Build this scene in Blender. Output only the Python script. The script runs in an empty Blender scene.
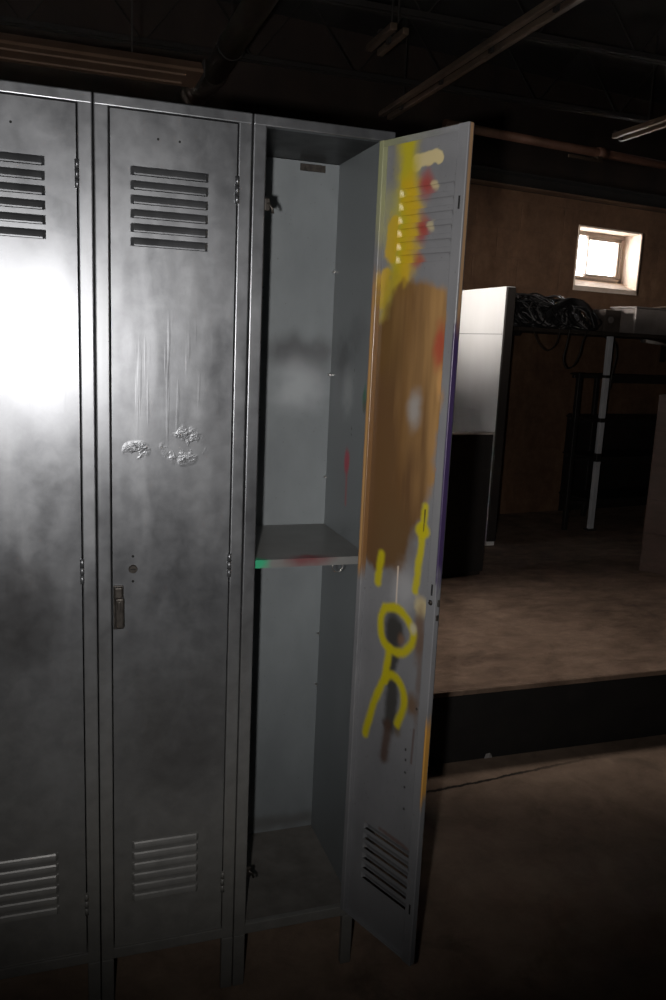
import bpy, bmesh, math, random
import numpy as np
from mathutils import Vector, Matrix
random.seed(4)
RNG = np.random.RandomState(7)
S = bpy.context.scene
COL = S.collection
PI = math.pi
def rad(a): return math.radians(a)

# ------------------------------------------------------------------ materials
def newmat(name):
    m = bpy.data.materials.new(name); m.use_nodes = True
    nt = m.node_tree; b = nt.nodes['Principled BSDF']
    return m, nt, b
def N(nt, t, **kw):
    n = nt.nodes.new(t)
    for k, v in kw.items():
        if k.startswith('i_'):
            key = k[2:]
            n.inputs[int(key) if key.isdigit() else key].default_value = v
        else: setattr(n, k, v)
    return n
def ramp(nt, src, stops):
    r = N(nt, 'ShaderNodeValToRGB'); cr = r.color_ramp
    while len(cr.elements) < len(stops): cr.elements.new(.5)
    for e, (p, c) in zip(cr.elements, stops):
        e.position = p; e.color = (c, c, c, 1) if isinstance(c, (int, float)) else (*c, 1)
    nt.links.new(src, r.inputs[0]); return r.outputs[0]
def coords(nt, scale=(1, 1, 1), loc=(0, 0, 0)):
    tc = N(nt, 'ShaderNodeTexCoord'); mp = N(nt, 'ShaderNodeMapping')
    mp.inputs['Scale'].default_value = scale; mp.inputs['Location'].default_value = loc
    nt.links.new(tc.outputs['Object'], mp.inputs[0]); return mp.outputs[0]
def noise(nt, vec, scale, detail=4, rough=.55, dist=0.):
    n = N(nt, 'ShaderNodeTexNoise'); n.inputs['Scale'].default_value = scale
    n.inputs['Detail'].default_value = detail; n.inputs['Roughness'].default_value = rough
    n.inputs['Distortion'].default_value = dist
    nt.links.new(vec, n.inputs['Vector']); return n.outputs['Fac']
def mixc(nt, fac, a, b, mode='MIX'):
    m = N(nt, 'ShaderNodeMix', data_type='RGBA', blend_type=mode)
    for sock, v in ((m.inputs[0], fac), (m.inputs[6], a), (m.inputs[7], b)):
        if hasattr(v, 'is_linked'): nt.links.new(v, sock)
        elif isinstance(v, (int, float)): sock.default_value = v
        else: sock.default_value = (*v, 1)
    return m.outputs[2]
def math_(nt, op, a, b=None, c=None):
    m = N(nt, 'ShaderNodeMath', operation=op)
    for i, v in enumerate((a, b, c)):
        if v is None: continue
        if hasattr(v, 'is_linked'): nt.links.new(v, m.inputs[i])
        else: m.inputs[i].default_value = v
    return m.outputs[0]
def bump(nt, b, h, strength=.3, dist=.002, chain=None):
    n = N(nt, 'ShaderNodeBump'); n.inputs['Strength'].default_value = strength; n.inputs['Distance'].default_value = dist
    nt.links.new(h, n.inputs['Height'])
    if chain is not None: nt.links.new(chain, n.inputs['Normal'])
    nt.links.new(n.outputs[0], b.inputs['Normal']); return n.outputs[0]

def simple(name, c1, c2, scale=6, rough=.6, metal=0., bmp=.15, stretch=(1, 1, 1), rough2=None):
    m, nt, b = newmat(name); v = coords(nt, stretch)
    f = noise(nt, v, scale, 5, .6)
    nt.links.new(ramp(nt, f, [(.3, c1), (.7, c2)]), b.inputs['Base Color'])
    b.inputs['Metallic'].default_value = metal
    nt.links.new(ramp(nt, f, [(.3, rough), (.7, rough2 if rough2 else rough)]), b.inputs['Roughness'])
    if bmp: bump(nt, b, noise(nt, v, scale * 8, 4), bmp, .002)
    return m

def silver_mat(name, off, door=False, crusty=False):
    """dull silver spray paint, blotchy, gone over old olive grey paint towards the feet"""
    m, nt, b = newmat(name)
    v = coords(nt, (1, 1, 1), off)
    vs = coords(nt, (2.2, 2.2, .7), off)
    n1 = noise(nt, vs, 4.5, 3, .5, .6)
    n2 = noise(nt, v, 26, 5, .65, .3)
    base = ramp(nt, n1, [(.3, (.115, .12, .13)), (.5, (.17, .177, .19)), (.72, (.225, .233, .246))])
    base = mixc(nt, .35, base, ramp(nt, n2, [(.3, (.115, .118, .125)), (.75, (.245, .253, .265))]))
    tc = N(nt, 'ShaderNodeTexCoord'); sp = N(nt, 'ShaderNodeSeparateXYZ')
    nt.links.new(tc.outputs['Object'], sp.inputs[0]); z = sp.outputs[2]
    # silver spray stops with a soft uneven edge low on the lockers
    zz = math_(nt, 'ADD', z, math_(nt, 'MULTIPLY', math_(nt, 'SUBTRACT', n1, .5), .35))
    sil = N(nt, 'ShaderNodeMapRange'); sil.inputs[1].default_value = .25 if door else .35; sil.inputs[2].default_value = 1.0 if door else 1.1
    nt.links.new(zz, sil.inputs[0]); sil = sil.outputs[0]
    old = ramp(nt, n2, [(.3, (.14, .138, .13)), (.7, (.185, .182, .172))])
    nt.links.new(mixc(nt, sil, old, base), b.inputs['Base Color'])
    nt.links.new(math_(nt, 'MULTIPLY', sil, .82), b.inputs['Metallic'])
    r = math_(nt, 'ADD', math_(nt, 'MULTIPLY', n2, .12), math_(nt, 'MULTIPLY', n1, .16))
    r = math_(nt, 'ADD', r, .235)
    nt.links.new(r, b.inputs['Roughness'])
    fine = noise(nt, v, 420, 2, .5)
    c = bump(nt, b, fine, .06, .0006)
    c = bump(nt, b, noise(nt, vs, 5, 2, .5), .25, .006, c)
    if door:
        def blob(cx, cz, rx, rz, lo=1., hi=.3):
            a = math_(nt, 'DIVIDE', math_(nt, 'SUBTRACT', sp.outputs[0], cx), rx)
            d = math_(nt, 'DIVIDE', math_(nt, 'SUBTRACT', z, cz), rz)
            q = math_(nt, 'ADD', math_(nt, 'MULTIPLY', a, a), math_(nt, 'MULTIPLY', d, d))
            mr = N(nt, 'ShaderNodeMapRange'); mr.inputs[1].default_value = lo; mr.inputs[2].default_value = hi
            nt.links.new(q, mr.inputs[0]); return mr.outputs[0]
        # a darker cloud of black overspray
        w = math_(nt, 'MULTIPLY', noise(nt, v, 9, 4, .6, .5), 1.3)
        cloud = blob(-.10, .66, .17, .20, 1., 0.) if crusty else blob(-.13, .97, .12, .14, 1., 0.)
        spray = math_(nt, 'MULTIPLY', math_(nt, 'MULTIPLY', cloud, w), .8)
        spray.node.use_clamp = True
        old_col = b.inputs['Base Color'].links[0].from_socket
        nt.links.new(mixc(nt, spray, old_col, (.055, .052, .052)), b.inputs['Base Color'])
        # paint runs above, and a crusted patch at, the middle of the door
        vd = coords(nt, (75, 1, 4.5), off)
        runs = noise(nt, vd, 1.0, 2, .5)
        runs = ramp(nt, runs, [(.60, 0), (.72, 1)])
        def blob(cx, cz, rx, rz):
            a = math_(nt, 'DIVIDE', math_(nt, 'SUBTRACT', sp.outputs[0], cx), rx)
            d = math_(nt, 'DIVIDE', math_(nt, 'SUBTRACT', z, cz), rz)
            q = math_(nt, 'ADD', math_(nt, 'MULTIPLY', a, a), math_(nt, 'MULTIPLY', d, d))
            mr = N(nt, 'ShaderNodeMapRange'); mr.inputs[1].default_value = 1.; mr.inputs[2].default_value = .3
            nt.links.new(q, mr.inputs[0]); return mr.outputs[0]
        c = bump(nt, b, math_(nt, 'MULTIPLY', runs, blob(-.13, 1.45, .12, .15)), .10, .001, c)
        if crusty:
            crust = noise(nt, coords(nt, (1, 1, 2.6), off), 70, 3, .55, 1.6)
            ms = ramp(nt, noise(nt, v, 32, 3, .6), [(.46, 0), (.60, 1)])
            c = bump(nt, b, math_(nt, 'MULTIPLY', crust, math_(nt, 'MULTIPLY', ms, blob(-.10, 1.32, .05, .045))), .4, .0035, c)
            c = bump(nt, b, math_(nt, 'MULTIPLY', crust, math_(nt, 'MULTIPLY', ms, blob(-.195, 1.31, .03, .022))), .5, .003, c)
    return m

def painted_mat(name, c1, c2, rough=.42, off=(0, 0, 0)):
    """old grey enamel, carrying spray-paint marks from the mesh's own colour layer"""
    m, nt, b = newmat(name); v = coords(nt, (1, 1, .6), off)
    f = noise(nt, v, 7, 5, .6)
    base = ramp(nt, f, [(.3, c1), (.7, c2)])
    sp_ = ramp(nt, noise(nt, coords(nt, (1, 1, 1), off), 130, 3, .6), [(.66, 0), (.72, 1)])
    base = mixc(nt, math_(nt, 'MULTIPLY', sp_, .35), base, (.05, .045, .04))
    at = N(nt, 'ShaderNodeAttribute'); at.attribute_name = 'paint'
    nt.links.new(mixc(nt, at.outputs['Alpha'], base, at.outputs['Color']), b.inputs['Base Color'])
    nt.links.new(ramp(nt, f, [(.3, rough - .08), (.7, rough + .1)]), b.inputs['Roughness'])
    b.inputs['Metallic'].default_value = .0
    bump(nt, b, noise(nt, v, 300, 2), .06, .0006)
    return m

SILVER = silver_mat('silver_frame_paint', (3.13, 1.37, 7.29))
SILVER_D = [silver_mat('silver_door_paint', (1.31, 2.37, .43), True), silver_mat('silver_door_paint', (5.17, 2.41, 3.73), True, True)]
ENAMEL = painted_mat('grey_enamel', (.155, .17, .18), (.195, .215, .225))
ENAMEL_DOOR = painted_mat('grey_enamel_door', (.155, .158, .168), (.20, .202, .212), .36, (2, 3, 1))
DARKSTEEL = simple('dark_handle_metal', (.03, .026, .023), (.075, .066, .058), 60, .45, .6, .1)
BRIGHT = simple('bright_steel', (.35, .34, .33), (.55, .54, .52), 40, .3, .9, 0)
BLACKHOLE = simple('black_recess', (.006, .006, .006), (.01, .01, .01), 20, .9, 0, 0)

def floor_mat(name, a, b_, c, scale, strokes=False, joint=False):
    m, nt, b = newmat(name)
    v = coords(nt)
    big = noise(nt, v, scale, 6, .62, .7)
    mid = noise(nt, coords(nt, (1, 1.8, 1) if strokes else (1, 1, 1)), scale * 6, 6, .7, .4)
    col = ramp(nt, big, [(.32, a), (.5, b_), (.68, c)])
    col = mixc(nt, .5, col, ramp(nt, mid, [(.3, a), (.72, c)]))
    spk = ramp(nt, noise(nt, v, 70, 3, .5), [(.70, 0), (.76, 1)])
    col = mixc(nt, math_(nt, 'MULTIPLY', spk, .3), col, (.30, .25, .2))
    dk = ramp(nt, noise(nt, v, 2.3, 4, .6, 1.5), [(.60, 0), (.70, 1)])
    col = mixc(nt, math_(nt, 'MULTIPLY', dk, .35), col, (.022, .016, .012))
    if joint:
        sp = N(nt, 'ShaderNodeSeparateXYZ'); nt.links.new(v, sp.inputs[0])
        d = math_(nt, 'SUBTRACT', sp.outputs[1], math_(nt, 'ADD', math_(nt, 'MULTIPLY', sp.outputs[0], .094), .586))
        d = math_(nt, 'ABSOLUTE', math_(nt, 'ADD', d, math_(nt, 'MULTIPLY', math_(nt, 'SUBTRACT', mid, .5), .05)))
        j = N(nt, 'ShaderNodeMapRange'); j.inputs[1].default_value = .010; j.inputs[2].default_value = .004
        nt.links.new(d, j.inputs[0])
        k = N(nt, 'ShaderNodeMapRange'); k.inputs[1].default_value = 2.0; k.inputs[2].default_value = 1.5
        nt.links.new(sp.outputs[0], k.inputs[0])
        col = mixc(nt, math_(nt, 'MULTIPLY', j.outputs[0], k.outputs[0]), col, (.012, .009, .007))
    nt.links.new(col, b.inputs['Base Color'])
    b.inputs['Roughness'].default_value = .8
    c1 = bump(nt, b, mid, .5, .010 if strokes else .004)
    bump(nt, b, noise(nt, v, 90, 4, .7), .5, .004 if strokes else .002, c1)
    return m
FLOOR = floor_mat('dirty_concrete', (.14, .095, .068), (.26, .185, .136), (.39, .285, .21), 1.4, False, True)
SLAB = floor_mat('dusty_raised_concrete', (.065, .038, .025), (.20, .132, .092), (.42, .295, .215), 1.1, True)
RISER = simple('black_riser', (.008, .007, .007), (.016, .014, .013), 9, .8, 0, .3)

def wall_mat():
    m, nt, b = newmat('brown_stained_wall')
    v = coords(nt)
    br = N(nt, 'ShaderNodeTexBrick'); br.inputs['Scale'].default_value = 1.0
    br.inputs['Brick Width'].default_value = .40; br.inputs['Row Height'].default_value = .20
    br.inputs['Mortar Size'].default_value = .006; br.inputs['Mortar Smooth'].default_value = .4
    mp = N(nt, 'ShaderNodeMapping'); mp.inputs['Rotation'].default_value = (PI / 2, 0, 0)
    nt.links.new(v, mp.inputs[0]); nt.links.new(mp.outputs[0], br.inputs['Vector'])
    big = noise(nt, coords(nt, (1.6, 1, .8)), 2.2, 5, .6, .8)
    col = ramp(nt, big, [(.3, (.075, .032, .013)), (.55, (.145, .068, .032)), (.75, (.22, .12, .064))])
    col = mixc(nt, .35, col, ramp(nt, noise(nt, v, 14, 5, .65), [(.3, (.05, .027, .015)), (.7, (.20, .125, .078))]))
    col = mixc(nt, math_(nt, 'MULTIPLY', br.outputs['Fac'], .10), col, (.06, .04, .03))
    nt.links.new(col, b.inputs['Base Color']); b.inputs['Roughness'].default_value = .8
    c = bump(nt, b, math_(nt, 'SUBTRACT', 1., br.outputs['Fac']), .25, .004)
    bump(nt, b, noise(nt, v, 60, 4), .3, .003, c)
    return m
WALL = wall_mat()
UPPER_SHADE = simple('shaded_upper_wall', (.012, .007, .005), (.032, .019, .013), 4, .8, 0, .2, (1, 1, .5))  # top of the back wall: missing light put into a darker colour
CEIL = simple('sooty_ceiling_deck', (.007, .006, .005), (.012, .010, .009), 3, .85, 0, .2)
SOOT = simple('sooty_steel', (.008, .0065, .0055), (.016, .012, .010), 8, .85, .0, .2)
TRACK = simple('tarnished_track', (.03, .021, .015), (.19, .13, .09), 2.2, .45, .35, .1, (1, .8, 1))
PIPE = simple('red_brown_pipe', (.10, .045, .03), (.20, .10, .065), 5, .5, .1, .15)
DUCT = simple('dark_duct_metal', (.02, .016, .013), (.05, .038, .03), 7, .5, .6, .1)
FIXT = simple('dusty_brown_fixture', (.085, .05, .032), (.14, .085, .055), 5, .6, .1, .1)
WHITE = simple('white_enamel_sheet', (.72, .70, .685), (.80, .785, .77), 3, .5, 0, .05, (1, 1, .35))
DARKPANEL = simple('dark_brown_panel', (.015, .011, .009), (.03, .022, .017), 5, .7, 0, .1)
BLACK = simple('matt_black_board', (.012, .01, .009), (.022, .018, .016), 6, .75, 0, .1)
PALEEDGE = simple('pale_board_edge', (.5, .42, .36), (.65, .56, .5), 10, .6, 0, .1)
RACK = simple('black_rack_steel', (.012, .010, .009), (.022, .018, .016), 10, .55, .2, .1)
RACKBOARD = simple('dark_rack_board', (.03, .022, .016), (.055, .04, .03), 6, .7, 0, .2)
POLE = simple('chipped_pale_paint', (.42, .42, .44), (.72, .72, .74), 9, .5, 0, .2, (1, 1, .3))
CABLE = simple('black_cable_sheath', (.012, .011, .011), (.03, .028, .028), 30, .42, 0, 0)
CABLEG = simple('grey_cable_sheath', (.16, .15, .15), (.3, .29, .28), 30, .35, 0, 0)
CABLEP = simple('pale_cable_sheath', (.45, .33, .25), (.6, .46, .36), 30, .5, 0, 0)
HOSE = simple('dark_brown_hose', (.02, .016, .012), (.035, .028, .022), 30, .5, 0, 0)
GREYBOX = simple('grey_metal_box', (.20, .17, .155), (.30, .26, .24), 8, .55, .1, .1)
DIMBOX = simple('dim_brown_box', (.06, .045, .038), (.11, .085, .07), 8, .7, 0, .1)
BROWN = simple('brown_cabinet_wood', (.065, .036, .025), (.10, .058, .041), 5, .6, 0, .15, (1, 1, 4))
GLASSTUBE = simple('pale_tube', (.5, .45, .4), (.7, .64, .58), 9, .35, 0, 0)
WINFRAME = simple('beige_window_frame', (.42, .34, .28), (.52, .43, .36), 9, .5, 0, .1)
REVEAL = simple('pale_plaster_reveal', (.60, .47, .37), (.78, .65, .54), 9, .8, 0, .3)
PAPER = simple('dirty_paper', (.22, .21, .20), (.35, .33, .32), 30, .8, 0, .2)
def glass():
    m, nt, b = newmat('dusty_window_glass')
    b.inputs['Base Color'].default_value = (1, 1, 1, 1); b.inputs['Roughness'].default_value = .03
    b.inputs['IOR'].default_value = 1.1; b.inputs['Transmission Weight'].default_value = 1.
    nt.links.new(ramp(nt, noise(nt, coords(nt), 12), [(.3, .02), (.7, .08)]), b.inputs['Roughness'])
    return m
GLASS = glass()

# ------------------------------------------------------------------ mesh helpers
def box(bm, x0, x1, y0, y1, z0, z1, bev=0., seg=2, mi=0):
    b2 = bmesh.new()
    bmesh.ops.create_cube(b2, size=1)
    for v in b2.verts:
        v.co = Vector(((x0 + x1) / 2 + v.co.x * (x1 - x0), (y0 + y1) / 2 + v.co.y * (y1 - y0), (z0 + z1) / 2 + v.co.z * (z1 - z0)))
    if bev: bmesh.ops.bevel(b2, geom=b2.edges[:], offset=bev, segments=seg, affect='EDGES', profile=.5)
    merge(bm, b2, mi)
def merge(bm, b2, mi=0, mat=None):
    b2.verts.index_update()
    vs = [bm.verts.new(mat @ v.co if mat else v.co) for v in b2.verts]
    for f in b2.faces:
        try:
            nf = bm.faces.new([vs[v.index] for v in f.verts]); nf.material_index = mi; nf.smooth = f.smooth
        except ValueError: pass
    b2.free()
def tube(bm, pts, r, n=8, cap=True, mi=0, closed=False):
    pts = [Vector(p) for p in pts]; rings = []
    L = len(pts); up = None
    for i, p in enumerate(pts):
        a = pts[(i - 1) % L] if (closed or i > 0) else pts[i]
        c = pts[(i + 1) % L] if (closed or i < L - 1) else pts[i]
        t = (c - a).normalized()
        if up is None or up.cross(t).length < 1e-3:
            up = Vector((0, 0, 1)) if abs(t.z) < .9 else Vector((1, 0, 0))
        s = t.cross(up).normalized(); up = s.cross(t).normalized()
        rr = r[i] if isinstance(r, (list, tuple)) else r
        rings.append([bm.verts.new(p + s * (rr * math.cos(2 * PI * k / n)) + up * (rr * math.sin(2 * PI * k / n))) for k in range(n)])
    for i in range(L if closed else L - 1):
        A, B = rings[i], rings[(i + 1) % L]
        for k in range(n):
            f = bm.faces.new((A[k], A[(k + 1) % n], B[(k + 1) % n], B[k])); f.smooth = True; f.material_index = mi
    if cap and not closed:
        f = bm.faces.new(rings[0][::-1]); f.material_index = mi
        f = bm.faces.new(rings[-1]); f.material_index = mi
def smooth_path(pts, n=6):
    P = [Vector(p) for p in pts]; out = []
    for i in range(len(P) - 1):
        p0, p1, p2, p3 = P[max(i - 1, 0)], P[i], P[i + 1], P[min(i + 2, len(P) - 1)]
        for k in range(n):
            t = k / n
            out.append(.5 * ((2 * p1) + (p2 - p0) * t + (2 * p0 - 5 * p1 + 4 * p2 - p3) * t * t + (3 * p1 - p0 - 3 * p2 + p3) * t ** 3))
    out.append(P[-1]); return out
def obj(name, bm, mats, parent=None, kind=None, label=None):
    bmesh.ops.recalc_face_normals(bm, faces=bm.faces[:])
    me = bpy.data.meshes.new(name); bm.to_mesh(me); bm.free()
    for m in (mats if isinstance(mats, (list, tuple)) else [mats]): me.materials.append(m)
    o = bpy.data.objects.new(name, me); COL.objects.link(o)
    if parent: o.parent = parent
    if kind: o['kind'] = kind
    if label: o['label'] = label
    return o
def part(name, mats, parent, fn, **kw):
    bm = bmesh.new(); fn(bm); return obj(name, bm, mats, parent, **kw)
def thing(name, label, cat, loc=(0, 0, 0), rz=0., group=None):
    o = bpy.data.objects.new(name, None); COL.objects.link(o)
    o.empty_display_size = .1
    o.location = loc; o.rotation_euler = (0, 0, rz); return tag(o, label, cat, group)
def tag(o, label, cat, group=None):
    o['label'] = label; o['category'] = cat
    if group: o['group'] = group
    return o
def struct(name, mats, fn, loc=(0, 0, 0), rz=0.):
    o = part(name, mats, None, fn, kind='structure'); o.location = loc; o.rotation_euler = (0, 0, rz); return o

# ------------------------------------------------------------------ spray paint on sheet metal
GX = RNG.rand(64, 64)
def vnoise(x, y):
    xi = np.floor(x).astype(int); yi = np.floor(y).astype(int); fx = x - xi; fy = y - yi
    fx = fx * fx * (3 - 2 * fx); fy = fy * fy * (3 - 2 * fy)
    g = lambda a, b: GX[a % 64, b % 64]
    return (g(xi, yi) * (1 - fx) + g(xi + 1, yi) * fx) * (1 - fy) + (g(xi, yi + 1) * (1 - fx) + g(xi + 1, yi + 1) * fx) * fy
def fbm(x, y): return (vnoise(x, y) + .5 * vnoise(x * 2.1, y * 2.1) + .25 * vnoise(x * 4.3, y * 4.3)) / 1.75 - .5
def sstep(a, b, x):
    t = np.clip((x - a) / (b - a), 0, 1); return t * t * (3 - 2 * t)
class Paint:
    def __init__(s, u, v): s.u, s.v = u, v; s.c = np.zeros((len(u), 4))
    def lay(s, mask, col):
        col = np.array(col) if np.ndim(col[0]) == 0 else np.stack(col, 1)
        a0 = s.c[:, 3]; a1 = mask + a0 * (1 - mask); d = np.maximum(a1, 1e-6)[:, None]
        s.c[:, :3] = (col * mask[:, None] + s.c[:, :3] * (a0 * (1 - mask))[:, None]) / d; s.c[:, 3] = a1
    def stroke(s, pts, r, col, soft=.5, op=1., wob=0.):
        d = np.full(len(s.u), 9.)
        w = fbm(s.u * 60, s.v * 60) * wob
        for (ax, ay), (bx, by) in zip(pts[:-1], pts[1:]):
            dx, dy = bx - ax, by - ay; L = dx * dx + dy * dy
            t = np.clip(((s.u - ax) * dx + (s.v - ay) * dy) / L, 0, 1) if L else 0
            d = np.minimum(d, np.hypot(s.u - ax - t * dx, s.v - ay - t * dy))
        s.lay(sstep(r * (1 + soft), r * (1 - soft), d + w) * op, col)
    def blob(s, cx, cy, rx, ry, col, soft=.5, op=1., wob=.3, ns=45):
        d = np.hypot((s.u - cx) / rx, (s.v - cy) / ry) + fbm(s.u * ns + 3, s.v * ns) * wob * 2
        s.lay(sstep(1 + soft, 1 - soft, d) * op, col)
    def poly(s, P, col, soft=.01, op=1., wob=.02):
        P = np.array(P); u = s.u + fbm(s.u * 40, s.v * 25) * wob; v = s.v + fbm(s.u * 40 + 9, s.v * 25 + 5) * wob
        ins = np.zeros(len(u), bool); d = np.full(len(u), 9.)
        for i in range(len(P)):
            (ax, ay), (bx, by) = P[i], P[(i + 1) % len(P)]
            cond = (ay > v) != (by > v)
            with np.errstate(divide='ignore', invalid='ignore'):
                ins ^= cond & (u < (bx - ax) * (v - ay) / (by - ay if by != ay else 1e-9) + ax)
            dx, dy = bx - ax, by - ay
            t = np.clip(((u - ax) * dx + (v - ay) * dy) / (dx * dx + dy * dy), 0, 1)
            d = np.minimum(d, np.hypot(u - ax - t * dx, v - ay - t * dy))
        sd = np.where(ins, d, -d); s.lay(sstep(-soft, soft, sd) * op, col)
def set_paint(o, colors):
    at = o.data.color_attributes.new('paint', 'FLOAT_COLOR', 'POINT')
    at.data.foreach_set('color', np.asarray(colors, dtype=np.float32).ravel())

# ------------------------------------------------------------------ lockers
W, H = .305, 1.9805
ZD, ZT, ZR = .1646, 1.9592, .138
D, PW, G = .361, .0284, .0012
DOORW = W - 2 * PW - .005
DH = ZT - ZD - .005
Z0 = ZD + .0025
LU0, LU1 = .056, .206
LOUV = [1.842 - .0262 * k for k in range(6)] + [.412 - .0262 * k for k in range(6)]   # lip of each louvre, height from the ground
LH = .0165
def louver_height(u, z):
    h = np.zeros_like(u)
    e = np.clip(np.minimum(u - LU0, LU1 - u) / .006, 0, 1)
    for b in LOUV:
        t = (z - b) / LH
        h = np.where((t >= -1e-6) & (t <= 1), .0080 * np.minimum(1, np.sqrt(np.clip((1 - t) / .84, 0, 1))) * e, h)
    return h
def skin(y_base, du, dz, flip):
    us = sorted(set([round(x, 5) for x in np.arange(0, DOORW, du)] + [DOORW, LU0, LU1, LU0 + .003, LU1 - .003, LU0 + .006, LU1 - .006]))
    zs = set([round(x, 5) for x in np.arange(Z0, Z0 + DH, dz)] + [Z0 + DH])
    for b in LOUV:
        zs = {z for z in zs if not (b - .004 < z < b + LH + .001)}
        zs |= {round(b - .0006, 5), b} | {round(b + LH * t, 5) for t in (.15, .4, .7, .9, 1.)}
    zs = sorted(zs)
    U, Z = np.meshgrid(us, zs); U = U.ravel(); Z = Z.ravel()
    Y = y_base - louver_height(U, Z)
    nu = len(us); faces = []
    isl = set(round(b, 5) for b in LOUV)
    for j in range(len(zs) - 1):
        for i in range(nu - 1):
            if round(zs[j + 1], 5) in isl and LU0 + .003 - 1e-6 <= us[i] < LU1 - .003 - 1e-6: continue     # the open slit under each lip
            a = j * nu + i; f = (a, a + 1, a + nu + 1, a + nu); faces.append(f if not flip else f[::-1])
    return U, Z, Y, faces
def door_mesh(fine):
    """door sheet in hinge coordinates: u runs from the hinge (x = -u)"""
    bm = bmesh.new(); U = []; 
    for k, (yb, du, dz, fl) in enumerate(((.0015, .02, .04, True), (.0032, .0022 if fine else .02, .0022 if fine else .04, False))):
        u, z, y, faces = skin(yb, du, dz, fl)
        vs = [bm.verts.new((-a, b, c)) for a, b, c in zip(u, y, z)]
        for f in faces:
            q = bm.faces.new([vs[i] for i in f]); q.smooth = False; q.material_index = k
    # folded edges: boxed channel at the free edge, turned flanges on the other three sides
    z1 = Z0 + DH
    nz = 360 if fine else 1
    loft(bm, -DOORW - .0002, -DOORW + .026, .0017, .0165, Z0 - .0002, z1 + .0002, nz, .0022); b2 = bmesh.new()
    for zc in (1.815, 1.05, .305): box(b2, -DOORW + .009, -DOORW + .0135, .0163, .0169, zc - .012, zc + .012, mi=2)
    merge_keep(bm, b2)
    b2 = bmesh.new()
    loft(bm, -.0135, .0002, .0017, .0155, Z0 - .0002, z1 + .0002, nz, .002)
    box(b2, -DOORW + .024, -.012, .0017, .015, z1 - .003, z1 + .0002, .0008, 1)
    box(b2, -DOORW + .024, -.012, .0136, .015, z1 - .013, z1 - .002, .0005, 1)
    box(b2, -DOORW + .024, -.012, .0012, .015, Z0 - .0002, Z0 + .003, .0008, 1)
    merge_keep(bm, b2)
    return bm
def loft(bm, x0, x1, y0, y1, z0, z1, n, bev, mi=1):
    prof = []
    for (cx, cy, a0) in ((x1 - bev, y1 - bev, 0), (x0 + bev, y1 - bev, 90), (x0 + bev, y0 + bev, 180), (x1 - bev, y0 + bev, 270)):
        for k in range(4): a = rad(a0 + 30 * k); prof.append((cx + bev * math.cos(a), cy + bev * math.sin(a)))
    full = []
    for i, p in enumerate(prof):                       # extra points along the wide faces so paint can change across them
        q = prof[(i + 1) % len(prof)]; L = math.hypot(q[0] - p[0], q[1] - p[1]); m = max(1, int(L / .003))
        full += [(p[0] + (q[0] - p[0]) * k / m, p[1] + (q[1] - p[1]) * k / m) for k in range(m)]
    P = len(full); rows = [[bm.verts.new((x, y, z0 + (z1 - z0) * j / n)) for x, y in full] for j in range(n + 1)]
    for j in range(n):
        for i in range(P):
            f = bm.faces.new((rows[j][i], rows[j][(i + 1) % P], rows[j + 1][(i + 1) % P], rows[j + 1][i])); f.material_index = mi
    bm.faces.new(rows[0]).material_index = mi; bm.faces.new(rows[-1]).material_index = mi
def merge_keep(bm, b2, one=1):
    b2.verts.index_update(); vs = [bm.verts.new(v.co) for v in b2.verts]
    for f in b2.faces:
        nf = bm.faces.new([vs[v.index] for v in f.verts]); nf.smooth = False
        nf.material_index = f.material_index if f.material_index == 2 else one
    b2.free()

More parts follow.
